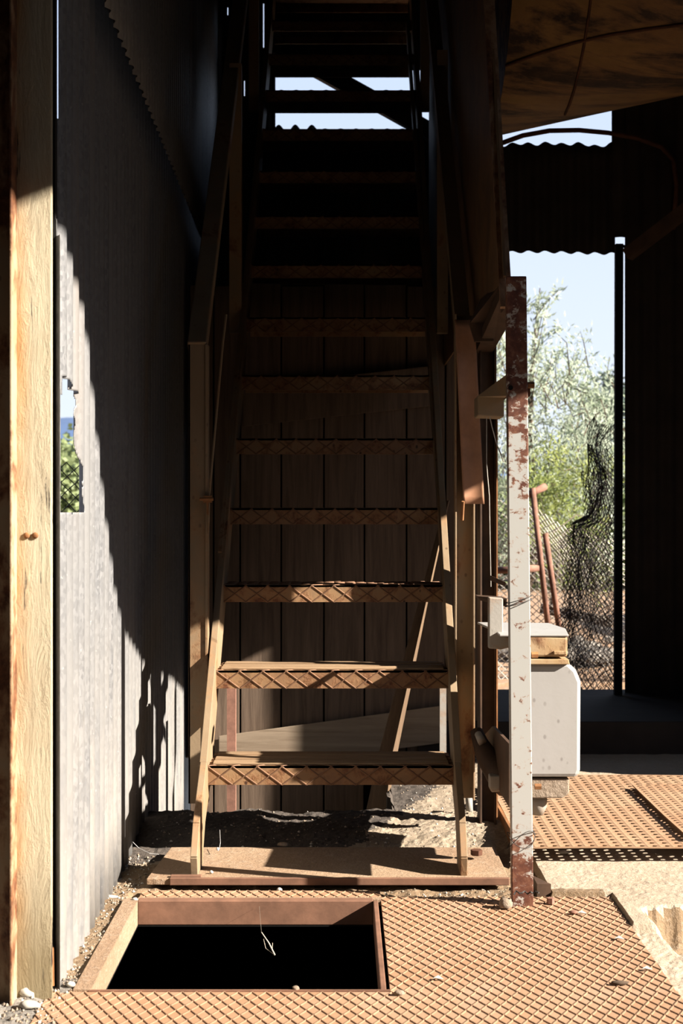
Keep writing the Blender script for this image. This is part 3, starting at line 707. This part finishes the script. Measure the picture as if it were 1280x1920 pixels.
# ------------------------------------------------------------------ perforated plates
def perf(x0, x1, y0_, y1_, z, px_, py_, r, name, label, sk=0.0):
    m = MB(); nx = int((x1-x0)/px_); nyy = int((y1_-y0_)/py_); hx = (x1-x0)/nx/2; hy = (y1_-y0_)/nyy/2
    for j in range(nyy):
        for i in range(nx):
            cx = x0+hx*(2*i+1); cy = y0_+hy*(2*j+1)
            if noise.noise(Vector((cx*3, cy*3, 4))) > .62: pass
            o_ = [(cx-hx,cy-hy),(cx,cy-hy),(cx+hx,cy-hy),(cx+hx,cy),(cx+hx,cy+hy),(cx,cy+hy),(cx-hx,cy+hy),(cx-hx,cy)]
            ofs = (hx*.5 if j % 2 else -hx*.5)*.9
            ofs = 0 if hx*.5+r > hx else ofs
            ih = [(cx+ofs+r*math.cos(math.radians(a_)), cy+r*.8*math.sin(math.radians(a_))) for a_ in (225,270,315,0,45,90,135,180)]
            zz = lambda p: z+.006*nz(p[0], p[1], 2.5, 5)
            m.add([(p[0],p[1],zz(p)) for p in o_]+[(p[0],p[1],zz(p)-.0015) for p in ih], [(k, (k+1) % 8, (k+1) % 8+8, k+8) for k in range(8)])
    o = obj(name, m, M['perf']); mo = o.modifiers.new('t', 'SOLIDIFY'); mo.thickness = .004
    return setp(o, label, 'plate')
perf(.492, 1.72, 3.86, 4.92, .030, .034, .036, .0105, 'perforated_plate', 'large dusty perforated steel plate propped on the concrete at right', 0)
perf(.955, 1.70, 3.92, 4.67, .044, .028, .030, .0075, 'perforated_plate', 'smaller finely perforated plate lying on top of the large one', 0)
sp_ = MB()
for yy in (4.0, 4.8):
    sp_.box(.52, 1.7, yy, yy+.04, -.02, .024)
m = MB(); m.box(.52,1.7,4.05,4.09,-.016,.022); setp(obj('support_bar', m, M['rust']), 'rusty bar under the front of the large perforated plate', 'bar')
m = MB(); m.box(.52,1.7,4.8,4.84,-.016,.022); setp(obj('support_bar', m, M['rust']), 'rusty bar under the rear of the large perforated plate', 'bar')
m = MB(); m.bar((.482,4.60,.01),(.487,3.87,.01),.008,.05); setp(obj('edge_strip', m, M['rust_orange']), 'rusty edge strip along the left side of the perforated plate', 'strip')

# ------------------------------------------------------------------ plank partition behind the treads
PY = 5.62
pp = thing('plank_partition', (.0, PY, -.33), 'weathered brown vertical plank partition behind the lower treads', 'partition')
seams = [355, 400, 450, 527, 607, 683, 762, 835, 905]
for a_, b_ in zip(seams[:-1], seams[1:]):
    m = MB(); x0 = X(a_+1.6, PY); x1 = X(b_-1.6, PY); lo_ = -.33 if b_ < 690 else -.02
    if b_ == 683:
        x0 = x0
    m.box(x0, x1, PY, PY+.022, lo_, 1.84+.01*random.uniform(-1, 1)); obj('plank', m, M['plank'], pp, bevel=.002)
m = MB(); m.box(X(355,PY),X(905,PY),PY+.03,PY+.035,-.33,1.80); obj('backing_sheet', m, M['black'], pp)
m = MB(); m.add([P(410,1380,5.58),P(835,1322,5.58),P(835,1392,5.58),P(410,1450,5.58),P(410,1380,5.61),P(835,1322,5.61),P(835,1392,5.61),P(410,1450,5.61)],[(0,1,2,3),(7,6,5,4),(0,4,5,1),(1,5,6,2),(2,6,7,3),(3,7,4,0)])
obj('cross_board', m, M['board'], pp, bevel=.002, label='pale tilted cross board at the bottom')
m = MB(); m.add([P(455,725,5.58),P(818,685,5.58),P(818,760,5.58),P(455,800,5.58),P(455,725,5.61),P(818,685,5.61),P(818,760,5.61),P(455,800,5.61)],[(0,1,2,3),(7,6,5,4),(0,4,5,1),(1,5,6,2),(2,6,7,3),(3,7,4,0)])
obj('cross_board', m, M['plank'], pp, bevel=.002)
m = MB(); m.bar(P(838,938,5.0), P(700,1528,4.95), .006, .05, up=(0,1,0)); m = MB()
m.add([P(834,940,5.0),P(841,938,4.97),P(733,1425,4.88),P(722,1530,4.88),P(684,1530,4.94),P(708,1418,4.95),P(834,940,5.02),P(843,938,4.99),P(739,1425,4.91),P(728,1530,4.91),P(684,1530,4.97),P(708,1418,4.98)],
   [(0,1,2,3,4,5),(11,10,9,8,7,6)]+[(i,i+6,(i+1)%6+6,(i+1)%6) for i in range(6)])
setp(obj('leaning_timber', m, M['pole_wood'], bevel=.002), 'narrow timber leaning diagonally behind the lower treads', 'timber')
m = MB(); m.bar(P(434,1530,4.9), P(434,1290,4.9), .03, .03); setp(obj('rusty_upright', m, M['rust_pink']), 'rusty square upright behind the lower left treads', 'upright')
m = MB(); m.bar(P(830,1420,5.3), P(830,1280,5.3), .024, .024); setp(obj('pale_upright', m, M['bracket']), 'pale speckled upright behind the right end of the lower treads', 'upright')
m = MB(); m.tube([P(880,1528,4.45),P(879,1490,4.45)], .011, 12); setp(obj('pipe_stub', m, M['bracket'], smooth=True), 'short white pipe stub under the yellow channel post', 'pipe')

# ------------------------------------------------------------------ small things on the ground
def stone(px, py, z, r, sq, mat, label, seed, grp=None):
    d = DY(py, z); m = MB(); m.rock((X(px, d), d, z+r*sq[2]*.7), r, sq, seed)
    o = setp(obj('stone', m, mat, smooth=True), label, 'stone', grp); return o
stone(948, 1702, -.02, .018, (1,.9,.9), M['stone'], 'round brown stone beside the foot of the white rusty post', 3)
stone(748, 1865, -.02, .008, (1.3,.8,.7), M['stone'], 'small brown stone on the plate near the hatch corner', 5)
stone(554, 1856, -.02, .006, (1.2,.8,.8), M['stone'], 'pebble on the front rim of the hatch', 8)
stone(1162, 1846, -.02, .010, (1.8,.6,.5), M['bark'], 'dark flake lying on the right side of the plate', 9)
stone(72, 1855, -.02, .022, (.8,.6,1.3), rusty('red_stone', (.3,.18,.14),(.25,.15,.12),.6,.7), 'reddish upright stone at the foot of the timber post', 11)
stone(50, 1868, -.02, .020, (1,.8,.7), M['white_stone'], 'pale stone beside the foot of the rusty channel', 12)
stone(55, 1890, -.02, .015, (1.4,.7,.6), M['white_stone'], 'bright white chip on the gravel at lower left', 13)
stone(132, 1850, -.02, .009, (1,.8,.7), M['white_stone'], 'white pebble by the corner of the corrugated wall', 14)
stone(253, 1689, -.02, .006, (1.2,.8,.8), M['white_stone'], 'white pebble at the rear left hatch corner', 15)
stone(205, 1684, -.025, .012, (1.8,.6,.4), M['white_stone'], 'flat pale chip on dirt beside the corrugated wall', 16)
stone(524, 1671, -.025, .007, (1,.8,.8), M['white_stone'], 'white pebble on the dirt before the base plate', 17)
stone(530, 1586, .0, .012, (1.5,.8,.5), M['stone'], 'flat grey stone at the back edge of the base plate', 18)
stone(396, 1637, .002, .005, (1,.8,.8), M['white_stone'], 'small pebble on the base plate by the left stringer foot', 19)
stone(1075, 1713, -.02, .009, (1.3,.8,.5), M['rust_pink'], 'reddish chip on the plate right of the post', 20)
stone(1056, 1600, -.01, .012, (1.6,.7,.4), M['white_stone'], 'pale flat chip on concrete before the perforated plate', 21)
m = MB(); d = DY(1694, -.02); c = (X(1032, d), d, -.02); m.tube([c, (c[0], c[1], -.006)], .0095, 6); setp(obj('hex_nut', m, M['rust_pink']), 'rusty bolt head on the plate right of the post foot', 'bolt')
def leafb(px, py, label):
    d = DY(py, -.019); x = X(px, d); m = MB()
    m.add([(x-.011,d,-.018),(x-.003,d-.006,-.014),(x+.012,d-.001,-.018),(x+.002,d+.007,-.013)], [(0,1,2,3)])
    o = setp(obj('paper_scrap', m, M['white_stone']), label, 'scrap'); mo = o.modifiers.new('t', 'SOLIDIFY'); mo.thickness = .0008
leafb(820, 1836, 'white paper scrap on the middle of the floor plate')
leafb(1160, 1761, 'white scrap on the plate near its right edge')
leafb(1212, 1818, 'white scrap at the far right edge of the plate')
leafb(1090, 1713, 'white scrap beside the reddish chip on the plate')
m = MB(); m.tube([(X(490,3.2),3.2,-.03+.012),(X(513,3.18),3.18,-.075)], .0011, 5); m.tube([(X(493,3.2),3.2,-.04),(X(496,3.2),3.2,-.062),(X(513,3.18),3.18,-.075)], .0005, 4)
m.tube([(X(512,3.2),3.2,-.04),(X(513,3.18),3.18,-.075)], .0005, 4)
a_ = P(490,1748,3.2); b_ = P(515,1791,3.18)
m = MB(); m.tube([a_, (a_+b_)/2+Vector((.002,0,.001)), b_], [.0008,.0013,.0016], 5); m.tube([P(494,1761,3.2),P(498,1778,3.2),b_], .0006, 4); m.tube([P(511,1768,3.2),P(510,1780,3.19),b_], .0005, 4)
m.tube([a_, P(486,1699,3.5)], .0002, 3)
setp(obj('hanging_straw', m, M['straw']), 'pale straw hanging in a cobweb over the dark hatch', 'straw')
m = MB(); m.tube([P(248,1578,4.0),P(260,1590,4.0),P(280,1600,3.98),P(298,1602,3.98)], .0007, 4)
setp(obj('cobweb_thread', m, M['web']), 'cobweb thread sagging over dark soil by the corrugated wall', 'cobweb')
m = MB(); m.tube([P(412,1556,3.95),P(413,1580,3.95),P(411,1592,3.9)], .0007, 4); c = P(408,1592,3.9); m.rock(c, .004, (1,.6,1.2), 4)
setp(obj('cobweb_thread', m, M['web']), 'cobweb tuft hanging beside the left stringer foot', 'cobweb')
m = MB(); m.prism([(X(1004,3.6),3.66,-.03),(X(1030,3.6),3.575,-.03),(X(1004,3.6),3.575,-.03)], (0,0,.035)); setp(obj('dark_gusset', m, M['brown']), 'small dark wedge on the ground right of the post foot', 'wedge')
# loose pebbles: countless, scattered grit
m = MB(); rr = random.Random(4)
import bmesh as _bm
def pebble(x, y, z, r):
    k = [Vector((rr.uniform(.6,1)*a, rr.uniform(.6,1)*b, c*.7)) for a, b, c in ((1,0,0),(-1,0,0),(0,1,0),(0,-1,0),(0,0,1),(0,0,-.6))]
    m.add([Vector((x, y, z))+v*r for v in k], [(0,2,4),(2,1,4),(1,3,4),(3,0,4),(2,0,5),(1,2,5),(3,1,5),(0,3,5)], rr.choice([0,0,0,1]))
for i in range(2600):
    q = rr.random()
    if q < .35: x = rr.uniform(-.75,-.50); y = rr.uniform(2.6,2.95)
    elif q < .6: x = rr.uniform(-.60,-.52)+rr.uniform(-.0,.06)*0; y = rr.uniform(2.9,4.0)
    elif q < .75: x = rr.uniform(-.5,.45); y = rr.uniform(3.56,3.645)
    elif q < .92: x = rr.uniform(-.55,.45); y = rr.uniform(3.99,4.45)
    else: x = rr.uniform(.2,.45); y = rr.uniform(4.4,5.5)
    if HX0-.02 < x < HX1+.02 and HY0 < y < HY1: continue
    pebble(x, y, gh(x, y)+.001, rr.choice([.0015,.002,.003,.004,.006]))
setp(obj('grit', m, [M['stone'], M['white_stone']]), 'loose grit and pebbles scattered over the dirt around the hatch', 'grit', kind='stuff')

# ------------------------------------------------------------------ outside: fence, trees, hill
def mesh_sheet(fn, nu, nv, r, mb):
    """chain-link: two families of diagonals over fn(u,v), u,v in cells"""
    for s_ in (1, -1):
        for k in range(-nv if s_ == 1 else 0, nu if s_ == 1 else nu+nv):
            pts = []
            for j in range(nv+1):
                i = k+j if s_ == 1 else k-j
                if 0 <= i <= nu:
                    q = Vector(fn(i, j)); pts.append(q+Vector((0, .004*(1 if j % 2 else -1), 0)))
            if len(pts) > 1: mb.tube(pts, r, 3, cap=False)
fe = thing('chain_link_fence', (1.6, 8.3, -.05), 'sagging pale chain-link fence beyond the doorway with rusty pipes', 'fence')
m = MB()
def ff(i, j):
    u = i*.042; v = j*.042
    x = .85+u; z = -.05+v
    sag = math.exp(-((x-1.45)/.5)**2)
    return (x+.10*math.sin(v*3+u*2)*sag+.02*noise.noise(Vector((u*3, v*3, 0))), 8.2+.15*math.sin(u*4+v*2)+.1*noise.noise(Vector((u*2, v*2, 5))), z*(1-.22*sag)+.08*math.sin(u*5)*v+.03*noise.noise(Vector((u*3, v*3, 9))))
mesh_sheet(ff, 34, 26, .003, m); obj('mesh', m, M['wire'], fe)
for a_, b_ in (((998,915),(1030,1200)),((1022,1000),(1048,1180))):
    m = MB(); m.tube([P(a_[0],a_[1],8.0),P(b_[0],b_[1],8.0)], .017, 10); obj('pipe', m, M['rust_pink'], fe, smooth=True)
m = MB(); m.tube([P(990,928,8.0),P(1022,912,8.05)], .02, 10); obj('pipe', m, M['rust_pink'], fe, smooth=True); m = MB(); m.tube([P(925,1070,8.0),P(1010,1065,8.0)], .02, 10); obj('pipe', m, M['rust_pink'], fe, smooth=True)
f2 = thing('crumpled_mesh', (1.3, 7.4, -.05), 'dark crumpled roll of wire mesh against the right doorpost', 'mesh')
m = MB()
def fg(off):
    def f_(i, j):
        v = j*.04; u = i*.04
        px = 1150-18-90*(1-min(1, abs(v-.5)/1.2))*(u/.7)-u*40
        x = X(1152, 7.2)-u*(.28 if v > .95 else .62-.2*v)+.05*noise.noise(Vector((u*5+off, v*5, 0)))
        return (x, 7.1+off*.1+.12*noise.noise(Vector((u*6, v*4, off)))+.1*math.sin(u*9), -.05+v+.05*noise.noise(Vector((u*6, v*6, off+3))))
    return f_
for off in (0, 1, 2): mesh_sheet(fg(off), 14, 36-off*3, .0019, m)
obj('mesh', m, M['dark_wire'], f2)  # dark wire colour stands in for mesh lying in shade
# gravelly debris behind the fence
stone_grp = 'rubble blocks behind the fence'
rr = random.Random(9)
m = MB()
for i in range(26):
    px = rr.uniform(930,1145); d = rr.uniform(9.2,10.5)
    m.rock((X(px, d), d, .0), rr.uniform(.03,.11), (1.3,1,.7), i)
setp(obj('rubble_heap', m, M['gravel'], smooth=False), 'heap of grey rubble behind the chain-link fence', 'rubble', kind='stuff')
m = MB(); m.bar(P(1015,1140,8.9), P(1150,1168,8.7), .06, .06); setp(obj('fallen_beam', m, M['bark']), 'dark fallen beam lying behind the chain-link fence', 'beam')

def leaf(mb, p, dr, ln, wd, mi=0):
    dr = dr.normalized(); s_ = dr.cross(Vector((rr.uniform(-1,1), rr.uniform(-1,1), rr.uniform(-1,1))))
    if s_.length < 1e-3: return
    s_.normalize(); mb.add([p, p+dr*ln*.45+s_*wd, p+dr*ln, p+dr*ln*.45-s_*wd], [(0,1,2,3)], mi)
def rv(): return Vector((rr.gauss(0,1), rr.gauss(0,1), rr.gauss(0,1)))
# olive bush
ol = thing('olive_tree', (1.6, 11.0, -.05), 'silvery green olive bush seen bright through the doorway', 'tree')
lf = MB(); brm = MB()
def shoot(a, b, n, ln, spread, base_r=.006):
    mid = (a+b)/2+rv()*.06
    pts = [a, mid, b]; brm.tube(pts, [base_r, base_r*.7, base_r*.3], 4)
    for i in range(n):
        t = rr.random()**.7; p = a.lerp(mid, t*2) if t < .5 else mid.lerp(b, t*2-1)
        leaf(lf, p+rv()*spread, (b-a).normalized()*.7+rv()*.6, ln*rr.uniform(.7,1.2), ln*.13)
def OP(px, py, d=11.0): return P(px, py, d)
root = Vector((1.35, 11.2, 0))
brm.tube([root, OP(1010,1010,11.1), OP(990,820), OP(1000,650), OP(1012,540)], [.06,.045,.03,.015,.004], 7)
for i in range(270):
    px = rr.uniform(915,1165); top = 690+max(0, px-1010)*.42+rr.uniform(-40,60) if px > 990 else 640+rr.uniform(-40,60)
    py = rr.uniform(top, 1080); d = 11+rr.uniform(-.7,.9)
    a = OP(px, py, d); b = a+Vector((rr.uniform(-.12,.12), rr.uniform(-.2,.2), rr.uniform(.12,.34)))
    shoot(a, b, 60, .052, .05)
for (x0_, y0_, x1_, y1_, n) in ((1000,700,1012,548,70),(1000,600,1046,545,34),(1005,680,1052,610,40),(985,640,975,540,30),(1010,730,1055,655,34),(1070,720,1078,655,30),(1060,760,1076,690,34),(985,600,1005,560,24),(1092,745,1104,696,20),(935,760,945,600,60),(930,700,925,580,40),(1000,660,1030,590,30),(960,700,965,570,40)):
    shoot(OP(x0_, y0_, 10.8), OP(x1_, y1_, 10.8), int(n*1.5), .065, .022)
obj('branches', brm, M['bark'], ol); obj('foliage', lf, M['olive'], ol)['kind'] = 'stuff'
# greener shrub in front low
gs = thing('green_shrub', (1.4, 9.9, -.05), 'yellow-green shrub low in front of the olive bush', 'shrub')
lf = MB(); brm = MB()
for i in range(60):
    px = rr.gauss(1055,42); py = rr.uniform(880,1110); d = rr.uniform(9.6,10.3); a = OP(px, py, d)
    shoot(a, a+Vector((rr.uniform(-.15,.15), rr.uniform(-.1,.1), rr.uniform(.05,.2))), 60, .05, .04, .003)
brm.tube([(1.4,9.9,-.05), OP(1055,1000,9.9)], .015, 6)
obj('branches', brm, M['bark'], gs); obj('foliage', lf, M['green'], gs)['kind'] = 'stuff'
# dry twigs
dt = MB()
for i in range(80):
    px = rr.uniform(1010,1140); py = rr.uniform(1050,1150); a = P(px, py, rr.uniform(8.6,9.6)); b = a+Vector((rr.uniform(-.15,.15), 0, rr.uniform(.1,.4)))
    dt.tube([a, (a+b)/2+rv()*.03, b], [.003,.002,.001], 3)
for i in range(5):
    dt.tube([P(1035+i*8,1000+i*12,9.3), P(1080+i*4,965+i*12,9.3), P(1142,985+i*18,9.3)], .005, 4)
setp(obj('dry_twigs', dt, M['twig']), 'tangle of dry pale twigs behind the chain-link fence', 'twigs', kind='stuff')

def far_tree(name, label, cx, cy, zb, zt, rad, mat, n, lsz):
    t = thing(name, (cx, cy, -.05), label, 'tree', 'distant trees')
    b = MB(); b.tube([(cx,cy,-.05),(cx+.1,cy,zb+.4*(zt-zb)),(cx,cy,zt*.9)], [.02*zt+.05,.015*zt+.03,.02], 6); obj('trunk', b, M['bark'], t)
    lfm = MB()
    cl_ = [Vector((cx+rr.gauss(0,.45)*rad, cy+rr.gauss(0,.45)*rad, rr.uniform(zb, zt))) for _ in range(26)]
    for i in range(n):
        c = rr.choice(cl_); k = 1-.55*((c.z-zb)/(zt-zb)); p = Vector((cx,cy,0)).lerp(c, 1); p = Vector((cx+(c.x-cx)*k, cy+(c.y-cy)*k, c.z))+rv()*rad*.16
        leaf(lfm, p, rv(), lsz*rr.uniform(.7,1.3), lsz*.35)
    obj('foliage', lfm, mat, t)['kind'] = 'stuff'
def ft(px, pyt, d, rad, lab, mat=None, n=1500, zb=0.2):
    far_tree('distant_tree', lab, X(px, d), d, zb, Z(pyt, d), rad, mat or M['far_green'], n, rad*.13)
ft(1135, 708, 42, 1.3, 'dark pine crown rising far behind the olive bush', M['dark_green'], 2600, 1.0)
ft(1098, 730, 44, 1.0, 'dark round crown left of the farthest pine', M['dark_green'], 2200, 1.0)
ft(1165, 745, 40, 1.0, 'dark crown right of the far pine', M['dark_green'], 1500, 1.0)
ft(108, 850, 38, 1.2, 'leafy green tree at the left of the torn wall opening', M['far_green'], 2600, 0)
ft(134, 838, 33, 1.3, 'tallest green tree seen through the torn wall opening', M['far_green'], 2600, 0)
ft(152, 855, 28, 1.0, 'green tree at the right of the torn wall opening', M['far_green'], 2000, 0)
ft(122, 890, 22, .9, 'bushy tree low in the centre of the torn wall opening', M['far_green'], 2600, 0)
hg_ = MB()
for i in range(9000):
    x = rr.uniform(1.4, 5.2); h_ = 1.25+.25*noise.noise(Vector((x*2.1, 0, 4)))
    leaf(hg_, Vector((x, 19+rr.gauss(0,.5), rr.uniform(0, h_)+rr.gauss(0,.06))), rv(), rr.uniform(.08,.18), .04)
setp(obj('hedge', hg_, M['far_green']), 'dark green hedge far behind the olive bush', 'hedge', kind='stuff')
# hill
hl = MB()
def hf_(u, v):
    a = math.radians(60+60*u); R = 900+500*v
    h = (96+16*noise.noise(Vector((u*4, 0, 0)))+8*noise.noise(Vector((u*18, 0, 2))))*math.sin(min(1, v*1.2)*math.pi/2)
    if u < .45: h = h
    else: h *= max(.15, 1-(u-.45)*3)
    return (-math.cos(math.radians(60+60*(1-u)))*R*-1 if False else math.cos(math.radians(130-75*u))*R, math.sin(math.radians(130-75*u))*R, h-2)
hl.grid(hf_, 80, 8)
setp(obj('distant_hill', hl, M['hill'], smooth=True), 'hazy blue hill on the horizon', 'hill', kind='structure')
# left-side chain link outside the torn opening
m = MB()
lf_ = thing('wire_fence', (-1.3, 6.0, -.05), 'dark chain-link fence seen through the torn wall opening', 'fence')
def fl_(i, j):
    u = i*.06; v = j*.06
    return (-1.75+u+.02*noise.noise(Vector((u*4, v*4, 0))), 6.0+.05*noise.noise(Vector((u*3, v*3, 5))), -.05+v+.025*noise.noise(Vector((u*5, v*5, 9))))
mesh_sheet(fl_, 16, 20, .0024, m); obj('mesh', m, M['dark_wire'], lf_)
m = MB(); m.tube([(-1.78,6.0,-.05),(-1.78,6.0,1.2)], .02, 8); obj('fence_post', m, M['rust'], lf_)
